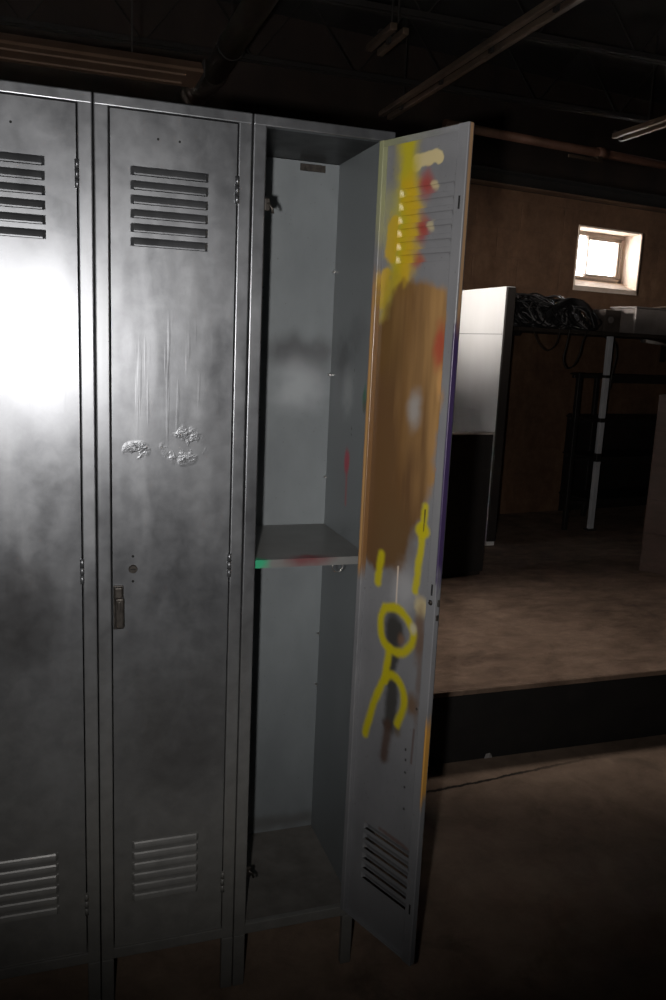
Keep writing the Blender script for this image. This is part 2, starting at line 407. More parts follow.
def make_locker(x0, label, seed, opened):
    t = thing('locker', label, 'locker', (x0, 0, 0), 0, 'lockers in the row')
    a, b = G, W - G
    def frame(bm):
        box(bm, a, PW, 0, .017, ZR, ZT + .006, .0028, 3)
        box(bm, W - PW, b, 0, .017, ZR, ZT + .006, .0028, 3)
        box(bm, a, b, -.0006, .017, ZT, H, .0025, 3)
        box(bm, PW - .003, W - PW + .003, .0006, .016, ZR, ZD, .002, 2)
    part('front_frame', SILVER, t, frame)
    for xs in ((a, a + .0016), (b - .0016, b)):
        if opened and xs[0] > .1:
            side_panel(t, xs)
        else:
            part('side_panel', ENAMEL, t, lambda bm: box(bm, xs[0], xs[1], .0172, D + .006, ZR, H - .002))
    if opened: back_panel(t, a, b)
    else: part('back_panel', ENAMEL, t, lambda bm: box(bm, a + .002, b - .002, D, D + .0018, ZR, H - .003))
    part('top_panel', ENAMEL, t, lambda bm: box(bm, a, b, .0172, D + .006, H - .0018, H - .0002))
    part('bottom_panel', simple('dusty_locker_bottom', (.10, .092, .083), (.17, .16, .148), 12, .75, 0, .2), t,
         lambda bm: box(bm, a + .002, b - .002, .0172, D - .0005, ZD - .004, ZD - .0015))
    for (xa, xb, ya, yb) in ((a, PW, 0, .017), (W - PW, b, 0, .017), (a, PW, D - .011, D + .006), (W - PW, b, D - .011, D + .006)):
        def leg(bm):
            box(bm, xa, xb, ya, yb, 0, ZR - .0004, .0022, 2)
        part('leg', SILVER, t, leg)
    # door, turning on its hinge line
    mats = [SILVER_D[seed], ENAMEL_DOOR if opened else SILVER_D[seed], BLACKHOLE]
    d = obj('door', door_mesh(opened), mats, t)
    d.location = (W - PW - .0025, 0, 0)
    if opened:
        d.rotation_euler = (0, 0, rad(111.9)); d.location.x += .006; d['label'] = 'open door with yellow and gold spray paint'
        paint_door(d)
    for zc in (1.833, 1.06, .292):
        def hin(bm):
            for k in range(3):
                tube(bm, [(.001, -.002, zc - .026 + k * .0175), (.001, -.002, zc - .026 + k * .0175 + .0168)], .0042, 10)
        part('hinge', SILVER if not opened else DARKSTEEL, d, hin)
    if not opened:
        xh = -DOORW + .0112
        def handle(bm):
            box(bm, xh - .0105, xh + .0105, -.003, .0012, .93, 1.026, .002, 2)
            box(bm, xh - .009, xh + .008, -.012, -.002, .985, 1.024, .003, 2)
            box(bm, xh - .0075, xh + .0105, -.019, -.002, .936, 1.003, .004, 3)
            box(bm, xh - .004, xh + .004, -.021, -.018, .978, .996, .0014, 2)
        part('handle', DARKSTEEL, d, handle, label='dark worn latch handle')
        xl = -DOORW + .041
        def lock(bm):
            tube(bm, [(xl, -.0022, 1.06), (xl, .0016, 1.06)], [.0092, .0092], 20)
            tube(bm, [(xl, -.0042, 1.06), (xl, -.0018, 1.06)], [.0078, .0088], 20)
            box(bm, xl - .0055, xl + .0055, -.0048, -.004, 1.0592, 1.0612, mi=1)
            for dz in (-.027, .027): tube(bm, [(xl, .0006, 1.06 + dz), (xl, .0012, 1.06 + dz)], .0028, 10, mi=1)
        part('lock', [DARKSTEEL, BLACKHOLE], d, lock)
        for ux in (.113, .154): part('screw_hole', BLACKHOLE, d, lambda bm: tube(bm, [(-ux, .0006, 1.911), (-ux, .0013, 1.911)], .0024, 10))
    return t

def grid(bm, org, eu, ev, nu, nv, mi=0):
    o, eu, ev = Vector(org), Vector(eu), Vector(ev); vs = []
    for j in range(nv + 1):
        for i in range(nu + 1): vs.append(bm.verts.new(o + eu * (i / nu) + ev * (j / nv)))
    for j in range(nv):
        for i in range(nu):
            k = j * (nu + 1) + i; f = bm.faces.new((vs[k], vs[k + 1], vs[k + nu + 2], vs[k + nu + 1])); f.material_index = mi
def side_panel(t, xs):
    bm = bmesh.new(); x = xs[0] - .0002
    grid(bm, (x, .0172, ZR), (0, D - .0112, 0), (0, 0, H - .002 - ZR), 80, 400)
    box(bm, xs[0], xs[1], .0172, D + .006, ZR, H - .002)
    o = obj('side_panel', bm, ENAMEL, t)
    co = np.array([v.co for v in o.data.vertices]); P = Paint(co[:, 1], co[:, 2])
    P.blob(.202, 1.255, .018, .030, (.42, .03, .06), .45, .95, .15); P.stroke([(.200, 1.24), (.197, 1.15)], .006, (.40, .05, .07), .8, .6)
    P.blob(.10, 1.42, .012, .03, (.02, .13, .06), .4, .9)
    P.blob(.10, 1.40, .01, .015, (.1, .04, .03), .5, .5)
    P.blob(.26, 1.50, .05, .05, (.06, .06, .065), .9, .55, .5); P.blob(.17, 1.57, .05, .04, (.09, .09, .095), .9, .4, .5)
    P.blob(.22, 1.43, .035, .05, (.42, .44, .46), .9, .5, .4)
    for z in (1.48, 1.455, 1.34, 1.325): P.blob(.18, z, .0028, .0035, (.01, .01, .01), .25, 1, .1)
    set_paint(o, P.c)
def back_panel(t, a, b):
    bm = bmesh.new()
    grid(bm, (a + .0018, D - .0003, ZR), (W - 2 * G - .0036, 0, 0), (0, 0, H - .003 - ZR), 80, 460)
    box(bm, a + .002, b - .002, D, D + .0018, ZR, H - .003)
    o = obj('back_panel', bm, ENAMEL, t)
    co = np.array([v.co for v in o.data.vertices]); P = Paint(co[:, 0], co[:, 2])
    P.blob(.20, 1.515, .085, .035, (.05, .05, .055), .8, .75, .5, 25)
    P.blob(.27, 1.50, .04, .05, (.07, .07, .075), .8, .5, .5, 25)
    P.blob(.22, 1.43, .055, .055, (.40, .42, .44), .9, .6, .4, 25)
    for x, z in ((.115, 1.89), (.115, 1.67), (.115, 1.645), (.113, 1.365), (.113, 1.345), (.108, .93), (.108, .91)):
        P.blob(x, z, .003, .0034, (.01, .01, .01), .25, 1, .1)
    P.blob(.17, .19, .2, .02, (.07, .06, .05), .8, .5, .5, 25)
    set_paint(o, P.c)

YEL = (.46, .39, .008); YEL2 = (.55, .355, .015); GOLD = (.36, .205, .075); DGOLD = (.115, .058, .022); BRN = (.07, .04, .028)
CREAM = (.55, .46, .25); RED = (.34, .045, .03); INK = (.035, .033, .03); PURPLE = (.035, .018, .075)
def paint_door(d):
    me = d.data; co = np.array([v.co for v in me.vertices]); u = -co[:, 0]; z = co[:, 2]; y = co[:, 1]
    P = Paint(u, z)
    # cream primer and yellow haze round the top louvres
    P.stroke([(.101, 1.908), (.160, 1.909)], .013, CREAM, .15, 1, .01); P.blob(.101, 1.904, .016, .017, CREAM, .15, 1, .1)
    P.blob(.05, 1.80, .040, .06, (.42, .40, .10), .7, .5)
    P.stroke([(.070, 1.985), (.075, 1.90), (.078, 1.84), (.070, 1.74), (.064, 1.68)], .026, YEL, .8, .92, .015)
    P.stroke([(.085, 1.86), (.095, 1.80), (.092, 1.72), (.080, 1.66)], .022, YEL2, .8, .85, .02)
    P.stroke([(.045, 1.79), (.040, 1.73)], .018, YEL2, .3, .8, .02); P.stroke([(.03, 1.69), (.024, 1.63)], .016, YEL2, .4, .8, .02)
    P.stroke([(.052, 1.68), (.030, 1.60), (.022, 1.50)], .020, (.42, .33, .03), .7, .8, .02)
    P.blob(.130, 1.858, .017, .022, RED, .8, .85); P.blob(.124, 1.775, .014, .022, RED, .8, .85); P.blob(.118, 1.715, .014, .013, RED, .8, .7)
    P.blob(.152, 1.857, .010, .008, CREAM, .4, .7); P.blob(.148, 1.78, .009, .010, CREAM, .4, .6)
    for b in LOUV[:6]:
        P.blob(.060, b + .008, .0045, .007, (.45, .42, .3), .7, .15)
    # big gold and brown field
    shade = np.clip(np.clip((u - .03) / .18, 0, 1) ** 1.4 - .22 + fbm(u * 30, z * 5) * 1.1 + (z - 1.35) * .55 + fbm(u * 120, z * 5) * .35, 0, 1)
    col = [DGOLD[i] + (GOLD[i] - DGOLD[i]) * shade for i in range(3)]
    P.poly([(-.01, 1.60), (.03, 1.60), (.055, 1.655), (.10, 1.675), (.165, 1.67), (.203, 1.655), (.212, 1.55), (.217, 1.42), (.206, 1.29),
            (.185, 1.235), (.165, 1.17), (.145, 1.11), (.125, 1.05), (.09, 1.065), (.05, 1.04), (.02, 1.06), (-.01, 1.04)], col, .012, .97, .03)
    P.blob(.06, 1.56, .035, .09, (.15, .085, .03), .8, .6); P.blob(.06, 1.25, .04, .14, (.13, .07, .028), .8, .5)
    P.blob(.105, 1.42, .012, .20, (.15, .075, .025), .8, .4); P.blob(.10, 1.13, .05, .07, (.12, .07, .03), .8, .6)
    P.blob(.136, 1.415, .017, .034, (.30, .29, .28), .8, .85)
    P.blob(.195, 1.545, .014, .040, RED, .7, .8); P.blob(.203, 1.475, .010, .03, (.5, .27, .1), .5, .7)
    P.blob(.213, 1.30, .006, .006, (.5, .15, .03), .4, .9)
    # drips and strokes under the gold
    P.stroke([(.117, 1.07), (.119, .975)], .0022, (.66, .52, .40), .4, 1)
    P.blob(.14, 1.02, .03, .05, (.42, .42, .43), .8, .5)
    P.stroke([(.186, 1.215), (.181, 1.13), (.173, 1.03)], .0095, YEL, .55, .92, .006); P.blob(.182, 1.165, .021, .016, YEL, .35, .95)
    P.stroke([(.186, 1.21), (.185, 1.165)], .0016, (.05, .04, .02), .4, .9)
    P.stroke([(.064, 1.085), (.060, 1.055), (.057, 1.022)], .011, YEL, .55, .95, .006)
    P.blob(.192, .998, .018, .022, CREAM, .5, .85)
    P.blob(.191, .94, .014, .06, (.14, .085, .055), .6, .85); P.blob(.184, .775, .018, .025, (.14, .085, .05), .6, .9); P.blob(.20, .85, .008, .1, (.12, .08, .06), .7, .6)
    P.stroke([(.196, .72), (.194, .64)], .003, (.1, .06, .05), .5, .7)
    # black shading, brown run, then the yellow loop and hook
    P.blob(.115, .925, .030, .045, INK, .5, .95); P.blob(.14, .91, .010, .012, (.2, .1, .05), .7, .6)
    P.stroke([(.122, .865), (.112, .83)], .013, INK, .6, .9, .01)
    P.stroke([(.120, .80), (.122, .755), (.119, .70)], .018, INK, .6, .9, .01)
    P.stroke([(.116, .70), (.110, .655), (.107, .615)], .013, BRN, .7, .85, .01)
    P.blob(.145, .70, .010, .015, (.10, .06, .02), .7, .6)
    Q = [(.084, .968), (.118, .977), (.145, .968), (.164, .952), (.176, .932), (.169, .905), (.146, .882), (.107, .878), (.080, .898), (.073, .938), (.084, .968)]
    P.stroke([tuple(q)[:2] for q in smooth_path([(a, b, 0) for a, b in Q], 5)], .0102, YEL, .6, .97, .004)
    P.stroke([(.106, .878), (.101, .84), (.096, .800)], .0105, YEL, .55, .97, .004)
    Q2 = [(.042, .648), (.056, .70), (.072, .750), (.096, .802), (.114, .819), (.138, .815), (.158, .791), (.160, .76), (.153, .735), (.144, .713)]
    P.stroke([tuple(q)[:2] for q in smooth_path([(a, b, 0) for a, b in Q2], 5)], .0102, YEL, .6, .97, .004)
    P.blob(.174, .945, .009, .011, (.5, .47, .38), .8, .75)  # spot of glare painted beside the loop
    for q in ((.175, .664), (.177, .64), (.178, .61), (.179, .575), (.182, .523), (.218, .398), (.2, .77)): P.blob(q[0], q[1], .0028, .003, (.02, .018, .016), .3, 1, .1)
    # flank of the louvres is rubbed, rusty streak on the first low slit
    P.stroke([(.11, .437), (.20, .432)], .004, (.12, .05, .03), .8, .6, .01)
    # hinge flange: copper gold in the middle third, a highlight streak painted along it; free edge: gold with warm window light painted in high, purple, then orange low
    edge = (u < .0140)
    m = edge * sstep(1.01, 1.06, z) * sstep(1.72, 1.62, z + fbm(u * 9, z * 30) * .1)
    P.lay(m * .95, (.20, .105, .042)); P.lay(m * sstep(.006, .002, np.abs(u - .006)) * .8, (.50, .29, .12)); P.lay(edge * sstep(1.98, 1.80, 1.98 - (z - 1.72)) * (z > 1.70) * .5, (.34, .36, .12))
    out = (u > DOORW - .0035)
    jag = fbm(z * 18, y * 200) * .12
    P.lay(out * sstep(1.60, 1.58, z + jag) * sstep(1.06, 1.10, z + jag) * .95, PURPLE)
    P.lay(out * sstep(1.55, 1.62, z) * sstep(.0125, .0105, y) * .9, (.30, .18, .09))
    P.lay(out * sstep(.55, .60, z + jag * .4) * sstep(.78, .73, z + jag * .4) * .9, (.60, .30, .05))
    set_paint(d, P.c)

make_locker(-W, 'silver-sprayed steel locker with closed door, partly cut off at the left edge of the photo', 0, False)
make_locker(0, 'silver-sprayed steel locker with closed door and dark latch handle, left of the open one', 1, False)
LK = make_locker(W, 'grey steel locker with spray-painted door standing open and one shelf inside', 0, True)
# inside the open locker
def shelf(bm):
    nu, nv = 70, 80
    x0, x1 = G + .003, W - G - .003
    grid(bm, (x0, .0185, 1.0620), (x1 - x0, 0, 0), (0, D - .021, 0), nu, nv)
    grid(bm, (x0, .0185, 1.0435), (x1 - x0, 0, 0), (0, 0, .0185), nu, 12)
    box(bm, x0, x1, .0188, D - .002, 1.0600, 1.0618)
    box(bm, x0, x1, .0188, .0204, 1.0435, 1.0605)
sh = part('shelf', ENAMEL, LK, shelf, label='grey shelf with a green corner and dark red smear')
co = np.array([v.co for v in sh.data.vertices]); P = Paint(co[:, 0], np.where(co[:, 1] < .019, co[:, 2] - 1.062, co[:, 1] - .0185))
P.lay(np.full(len(co), .55), (.15, .14, .125))
P.blob(.03, -.006, .028, .03, (.02, .33, .16), .5, .95); P.blob(.155, .005, .045, .022, (.14, .02, .025), .8, .8); P.blob(.16, .015, .02, .012, (.2, .02, .03), .6, .7)
set_paint(sh, P.c)
def ring(bm):
    c = Vector((W - .075, .03, 1.036))
    tube(bm, [c + Vector((.0125 * math.cos(a), 0, .0125 * math.sin(a))) for a in np.linspace(0, 2 * PI, 20, endpoint=False)], .0014, 8, closed=True)
    box(bm, c.x - .016, c.x + .016, .026, .034, 1.0465, 1.0597, .001, 1)
part('hook_ring', BRIGHT, LK, ring)
def bracket(bm):
    box(bm, .20, .265, D - .004, D - .0006, 1.955, 1.972, .001, 1)
    tube(bm, [(.217, D - .004, 1.963), (.217, D - .008, 1.963)], .007, 12)
part('hanger_bracket', DARKSTEEL, LK, bracket)
for zc in (1.812, .30):
    def catch(bm):
        box(bm, PW - .001, PW + .012, .004, .012, zc - .012, zc + .014, .003, 2)
        tube(bm, [(PW + .006, .006, zc + .004), (PW + .016, .006, zc - .006), (PW + .018, .006, zc - .016)], .003, 8)
    part('latch_catch', DARKSTEEL, LK, catch)
for zc in (1.72, 1.46, 1.19, .75, .60):
    def rivet(bm): tube(bm, [(W - .006, D - .0005, zc), (W - .006, D - .006, zc)], [.004, .003], 10)
    part('rivet', BRIGHT, LK, rivet)
DO = [c for c in LK.children if c.name.startswith('door')][0]
part('latch_rivet', DARKSTEEL, DO, lambda bm: tube(bm, [(-DOORW + .013, .0166, 1.022), (-DOORW + .013, .020, 1.022)], [.006, .0035], 12))
part('latch_hook', DARKSTEEL, DO, lambda bm: box(bm, -DOORW - .004, -DOORW + .0005, .005, .010, 1.015, 1.03, .001, 1))
part('latch_hook', DARKSTEEL, DO, lambda bm: box(bm, -DOORW - .003, -DOORW + .0005, .005, .012, .985, .997, .001, 1))

# ------------------------------------------------------------------ room
A = rad(8); RR = Vector((math.cos(A), math.sin(A), 0)); NN = Vector((-math.sin(A), math.cos(A), 0))
PWALL = Vector((2.75, 3.75, 0)); PR = Vector((3.57, 3.26, 0)); ZS = .29
CEILZ = 3.45
struct('floor', FLOOR, lambda bm: box(bm, -4.2, 6.6, -4.2, .871, -.1, 0))
def slab(bm):
    box(bm, -4.2, 6.6, .872, 4.9, -.1, ZS, mi=0)
    box(bm, -4.2, 6.6, .864, .8719, 0.0004, ZS - .022, mi=1)
    box(bm, -4.2, 6.6, .862, .8719, ZS - .021, ZS, .003, 2, mi=0)
struct('raised_floor', [SLAB, RISER], slab)
struct('ceiling', CEIL, lambda bm: box(bm, -4.2, 6.6, -4.2, 4.9, CEILZ, CEILZ + .1))
WX0, WX1, WZ0, WZ1 = .945, 1.605, 2.045, 2.492
UZ = 2.70
def wback(bm):
    s0, s1, th = -7.0, 4.0, .28
    box(bm, s0, WX0, 0, th, 0, UZ); box(bm, WX1, s1, 0, th, 0, UZ)
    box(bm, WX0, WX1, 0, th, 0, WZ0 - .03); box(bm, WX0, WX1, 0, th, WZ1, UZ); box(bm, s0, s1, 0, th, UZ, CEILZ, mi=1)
struct('wall_back', [WALL, UPPER_SHADE], wback, PWALL, A)
def wfront(bm): box(bm, -4.2, 6.6, -4.2, -4.0, 0, CEILZ)
struct('wall_front', WALL, wfront)
struct('wall_right', WALL, lambda bm: box(bm, 6.4, 6.6, -4.0, 4.9, 0, CEILZ))
LZ0, LZ1, LY0, LY1 = 2.05, 2.75, 1.35, 2.25
def wleft(bm):
    x0, x1 = -2.6, -2.4
    box(bm, x0, x1, -4.0, LY0, 0, CEILZ); box(bm, x0, x1, LY1, 4.9, 0, CEILZ)
    box(bm, x0, x1, LY0, LY1, 0, LZ0); box(bm, x0, x1, LY0, LY1, LZ1, CEILZ)
struct('wall_left', WALL, wleft)
# the small bright window
w1 = bpy.data.objects.new('window_1', None); COL.objects.link(w1); w1['kind'] = 'structure'; w1.location = PWALL; w1.rotation_euler = (0, 0, A)
def reveal(bm):
    t = .012
    box(bm, WX0, WX0 + t, -.004, .27, WZ0 - .02, WZ1); box(bm, WX1 - t, WX1, -.004, .27, WZ0 - .02, WZ1)
    box(bm, WX0, WX1, -.004, .27, WZ1 - t, WZ1)
    v = [bm.verts.new(c) for c in ((WX0, -.004, WZ0 - .03), (WX1, -.004, WZ0 - .03), (WX1, -.004, WZ0 + .005), (WX0, -.004, WZ0 + .005),
                                   (WX0, .27, WZ0 - .03), (WX1, .27, WZ0 - .03), (WX1, .27, WZ0 + .105), (WX0, .27, WZ0 + .105))]
    for q in ((0, 1, 2, 3), (3, 2, 6, 7), (0, 3, 7, 4), (1, 5, 6, 2), (4, 7, 6, 5), (0, 4, 5, 1)): bm.faces.new([v[i] for i in q])
part('window_reveal', REVEAL, w1, reveal)
FY = .165
def wframe(bm):
    a, b, c, d = WX0 + .012, WX1 - .012, WZ0 + .068, WZ1 - .012
    for q in ((a, a + .012, c, d), (b - .03, b, c, d), (a, b, c, c + .03), (a, b, d - .03, d)): box(bm, q[0], q[1], FY, FY + .08, q[2], q[3], .003, 1)
    m = a + .26                                                   # sliding sash on the right, in front
    for q in ((m, m + .013, c + .03, d - .03), (b - .055, b - .03, c + .03, d - .03), (m, b - .03, c + .03, c + .052), (m, b - .03, d - .055, d - .03)):
        box(bm, q[0], q[1], FY + .01, FY + .045, q[2], q[3], .002, 1)
part('window_frame', WINFRAME, w1, wframe)
part('pane', GLASS, w1, lambda bm: box(bm, WX0 + .025, WX0 + .28, FY + .058, FY + .062, WZ0 + .095, WZ1 - .042))
part('pane', GLASS, w1, lambda bm: box(bm, WX0 + .285, WX1 - .067, FY + .024, FY + .028, WZ0 + .117, WZ1 - .067))
# side window that lets daylight onto the raised floor
w2 = bpy.data.objects.new('window_2', None); COL.objects.link(w2); w2['kind'] = 'structure'
def w2f(bm):
    for y in (LY0, LY0 + .43, LY1 - .04): box(bm, -2.53, -2.47, y, y + .04, LZ0, LZ1, .003, 1)
    for z in (LZ0, LZ1 - .04): box(bm, -2.53, -2.47, LY0 + .04, LY1 - .04, z, z + .04, .003, 1)
part('window_frame', WINFRAME, w2, w2f)
part('pane', GLASS, w2, lambda bm: box(bm, -2.502, -2.498, LY0 + .04, LY1 - .04, LZ0 + .04, LZ1 - .04))

# ------------------------------------------------------------------ back of the room
def RP(s, d, z=0): return PR + RR * s + NN * d + Vector((0, 0, z))
# tall white cabinet
t = thing('storage_cabinet', 'tall white-sided cabinet standing behind the open locker door', 'cabinet', (2.55, 2.885, ZS))
def cab(bm):
    box(bm, -.0, .065, .012, .74, 0.0, 1.635, .003, 2)
part('body', WHITE, t, cab)
part('front_panel', DARKPANEL, t, lambda bm: box(bm, .003, .062, -.004, .0115, .03, 1.63, .002, 1), label='dark brown front')
part('side_seam', DARKSTEEL, t, lambda bm: box(bm, -.0008, -.0001, .012, .74, 1.346, 1.349))
# black panel
t = thing('board', 'black upright board with a pale top edge, in front of the white cabinet', 'board', (2.198, 2.284, ZS), A)
part('panel', BLACK, t, lambda bm: box(bm, -.62, 0, 0, .075, .02, .795, .004, 2))
part('top_edge', PALEEDGE, t, lambda bm: box(bm, -.618, -.002, -.002, .076, .7955, .803, .001, 1), label='pale top edge')
part('foot_rail', DARKPANEL, t, lambda bm: box(bm, -.60, -.015, .008, .067, 0, .0195))
# wall shelf carrying the cables
t = thing('wall_shelf', 'long dark shelf board on the brown wall, piled with black cables', 'shelf', tuple(RP(0, 0)), A)
part('board', RACKBOARD, t, lambda bm: box(bm, -.76, 1.9, 0, .56, 1.672, 1.697, .002, 1))
for s in (-.71, 1.2):
    def br(bm):
        box(bm, s, s + .03, .08, .595, 1.640, 1.6715); box(bm, s, s + .03, .565, .595, 1.50, 1.640)
        tube(bm, [(s + .015, .14, 1.645), (s + .015, .575, 1.52)], .008, 6)
    part('bracket', RACK, t, br)
# tangle of cables
def tangle(bm):
    rnd = random.Random(11)
    for k in range(105):
        c = -.73 + .68 * rnd.random(); y0 = .10 + .28 * rnd.random(); zc = 1.705
        hh = (.12 + .10 * rnd.random()) * (1.0 if c > -.62 else .8)
        a = .06 + .13 * rnd.random(); tl = rnd.uniform(-.6, .6)
        pts = []
        nl = rnd.choice((1, 1, 2))
        for i in range(18 * nl + 1):
            th = 2 * PI * i / 18
            pts.append((min(.0, max(-.75, c + a * math.cos(th) * (1 + .15 * rnd.random()))), min(.5, max(.05, y0 + .09 * math.sin(th + tl) + .03 * rnd.random())), max(1.706, zc + hh * (.5 + .5 * math.sin(th)) * (1 + .1 * rnd.random()))))
        tube(bm, smooth_path(pts, 3), rnd.choice((.004, .0055, .007)), 6, mi=1 if rnd.random() < .16 else 0)
    for k in range(5):    # thick hose arching over the right end of the heap
        o = .014 * k
        pts = [(-.42 - o, .12 + .02 * k, 1.74), (-.33, .13, 1.84 + o * .6), (-.2, .14, 1.885 + o * .4), (-.08, .13, 1.86 + o * .3), (-.03 + o * .5, .12, 1.79), (-.012 + o * .4, .10, 1.71)]
        tube(bm, smooth_path(pts, 6), .011, 8)
o = part('cable_tangle', [CABLE, CABLEG], None, tangle); o.location = RP(0, 0); o.rotation_euler = (0, 0, A)
tag(o, 'heap of tangled black and grey cables on the wall shelf below the window', 'cables'); o['kind'] = 'stuff'
for (nm, pts, r, m, lab) in (
    ('hose', [(-.18, -.012, 1.70), (-.215, -.015, 1.63), (-.24, -.018, 1.53), (-.285, -.018, 1.455), (-.345, -.018, 1.44), (-.375, -.016, 1.50), (-.36, -.015, 1.58), (-.34, -.013, 1.70)], .006, HOSE, 'dark hose looping down below the cable heap'),
    ('cable', [(-.055, -.01, 1.70), (-.02, -.012, 1.66), (.08, -.012, 1.62), (.105, -.013, 1.52), (.085, -.014, 1.42), (.075, -.014, 1.30)], .005, HOSE, 'thin dark cable hanging straight down beside the pale pole'),
    ('cord', [(-.42, -.01, 1.70), (-.45, -.014, 1.60), (-.52, -.015, 1.55), (-.60, -.013, 1.60), (-.66, -.01, 1.70)], .004, HOSE, 'thin dark cord sagging at the left end of the shelf')):
    bm = bmesh.new(); tube(bm, smooth_path(pts, 8), r, 8); o = obj(nm, bm, m); o.location = RP(0, 0); o.rotation_euler = (0, 0, A); tag(o, lab, nm)
bm = bmesh.new(); tube(bm, smooth_path([(1.30, -.010, 1.885), (1.5, -.010, 1.893), (1.7, -.010, 1.915), (1.95, -.010, 1.945), (2.3, -.010, 1.975), (2.8, -.010, 2.01)], 8), .006, 8)
box(bm, 1.655, 1.685, -.02, -.0005, 1.896, 1.922, .003, 1)
o = obj('cable', bm, CABLEP); o.location = PWALL; o.rotation_euler = (0, 0, A); tag(o, 'pale cable clipped to the wall, running right from under the window', 'cable')
# boxes on the shelf
t = thing('junction_box', 'small dark box on the shelf just right of the cable heap', 'box', tuple(RP(.035, .06, 1.6975)), A)
part('body', DIMBOX, t, lambda bm: box(bm, 0, .15, 0, .2, 0, .155, .006, 2))
part('knob', GREYBOX, t, lambda bm: tube(bm, [(.045, -.018, .085), (.045, 0, .085)], .022, 14), label='pale round knob')
t = thing('metal_box', 'grey metal box at the right end of the shelf', 'box', tuple(RP(.315, .05, 1.6975)), A)
part('body', GREYBOX, t, lambda bm: box(bm, 0, .42, 0, .25, 0, .18, .008, 2))
part('lid', GREYBOX, t, lambda bm: box(bm, -.005, .425, -.005, .255, .1805, .192, .004, 2))
t = thing('fluorescent_tube', 'pale glass tube hanging just below the shelf edge', 'tube', tuple(RP(.33, -.018, 1.650)), A)
part('glass', GLASSTUBE, t, lambda bm: tube(bm, [(.03, 0, 0), (.225, 0, -.018)], .012, 12))
for k, s in enumerate((0., .225)):
    part('cap', BRIGHT, t, lambda bm: tube(bm, [(s, 0, -.0 - .018 * k), (s + .03, 0, -.002 - .018 * k)], .0135, 12))
for s in (.03, .215):
    part('hanger', RACK, t, lambda bm: tube(bm, [(s, .014, -.012), (s, .014, .021)], .0022, 6))
# pale pole
t = thing('pole', 'thin pale chipped pole standing from the raised floor up to the shelf', 'pole', tuple(RP(0, -.045, ZS)), A)
part('shaft', POLE, t, lambda bm: box(bm, -.021, .021, -.014, .014, .012, 1.376, .003, 2))
for z, hh in ((1.09, .02), (.78, .03), (.50, .06)): part('band', RACK, t, lambda bm: box(bm, -.0235, .0235, -.0165, .0165, z, z + hh, .002, 1), label='black band round the pale pole')
part('foot', DARKSTEEL, t, lambda bm: box(bm, -.04, .04, -.03, .03, 0, .0118, .002, 1))
# black rack
t = thing('storage_rack', 'black metal rack with dark shelves against the brown wall, right of the pole', 'rack', tuple(RP(0, 0, ZS)), A)
for (s, d) in ((.045, .0), (1.5, .0), (-.205, .0), (1.5, .35), (.30, .35)):
    part('upright', RACK, t, lambda bm: box(bm, s, s + .032, d, d + .03, 0, 1.12 if d == 0 else 1.10, .002, 1))
part('back_panel', RACK, t, lambda bm: box(bm, .08, 1.53, .381, .39, .05, .80))
for z in (1.10, .785, .51, .20):
    def rshelf(bm):
        box(bm, .03, 1.53, .031, .349, z - .004, z + .008)
        box(bm, .078, 1.499, .002, .03, z - .045, z + .012, .002, 1); box(bm, .078, 1.499, .351, .378, z - .030, z + .010, .002, 1)
        box(bm, -.172, .044, .004, .026, z - .012, z + .01)
    part('rack_shelf', RACK, t, rshelf)
# brown drawer cabinet at the right edge
RZ = math.atan2(-.8, .6)
t = thing('drawer_cabinet', 'brown drawer cabinet on the raised floor at the right edge of the photo', 'cabinet', (3.184, 2.191, ZS), RZ)
part('body', BROWN, t, lambda bm: box(bm, 0, .62, .012, .45, 0, 1.04, .004, 2))
for k in range(5):
    z0 = .04 + k * .2
    dr = part('drawer', BROWN, t, lambda bm: box(bm, .012, .608, 0, .0115, z0, z0 + .192, .003, 2))
    part('drawer_pull', DARKSTEEL, dr, lambda bm: (box(bm, .25, .37, -.018, -.012, z0 + .09, z0 + .105, .002, 1), box(bm, .25, .26, -.014, -.0003, z0 + .09, z0 + .105), box(bm, .36, .37, -.014, -.0003, z0 + .09, z0 + .105)))
# paper scrap on the riser
bm = bmesh.new()
vs = [bm.verts.new(c) for c in ((0, 0, 0), (.03, -.01, .006), (.055, -.004, .002), (.012, .0, .03), (.036, -.006, .036), (.05, 0, .022))]
for f in ((0, 1, 3), (1, 4, 3), (1, 2, 5), (1, 5, 4)): bm.faces.new([vs[i] for i in f])
ex = bmesh.ops.extrude_face_region(bm, geom=bm.faces[:])
for v in ex['geom']:
    if isinstance(v, bmesh.types.BMVert): v.co.y -= .0012
o = obj('paper_scrap', bm, PAPER); o.scale = (.6, .6, .6); o.location = (1.46, .862, .001); tag(o, 'small torn scrap of pale paper at the foot of the black step', 'paper')

# ------------------------------------------------------------------ overhead
for i, y in enumerate((-.2, 1.0, 2.2, 3.15)):
    x1 = 5.6
    lab = ['dark roof joist, nearest of the row overhead', 'dark roof joist, second from the front overhead', 'dark roof joist, third from the front overhead', 'dark roof joist, nearest to the back wall'][i]
    t = thing('roof_joist', lab, 'joist', (0, y, 0), 0, 'roof joists')
    part('bottom_chord', SOOT, t, lambda bm: (box(bm, -2.35, x1, -.03, -.006, 3.05, 3.075), box(bm, -2.35, x1, .006, .03, 3.05, 3.075)))
    part('top_chord', SOOT, t, lambda bm: (box(bm, -2.35, x1, -.03, -.006, 3.42, 3.4495), box(bm, -2.35, x1, .006, .03, 3.42, 3.4495)))
    def web(bm):
        n = 26
        pts = [(-2.3 + (x1 + 2.2) * k / n, 0, 3.06 if k % 2 else 3.435) for k in range(n + 1)]
        tube(bm, pts, .0058, 6)
    part('web_rod', SOOT, t, web)
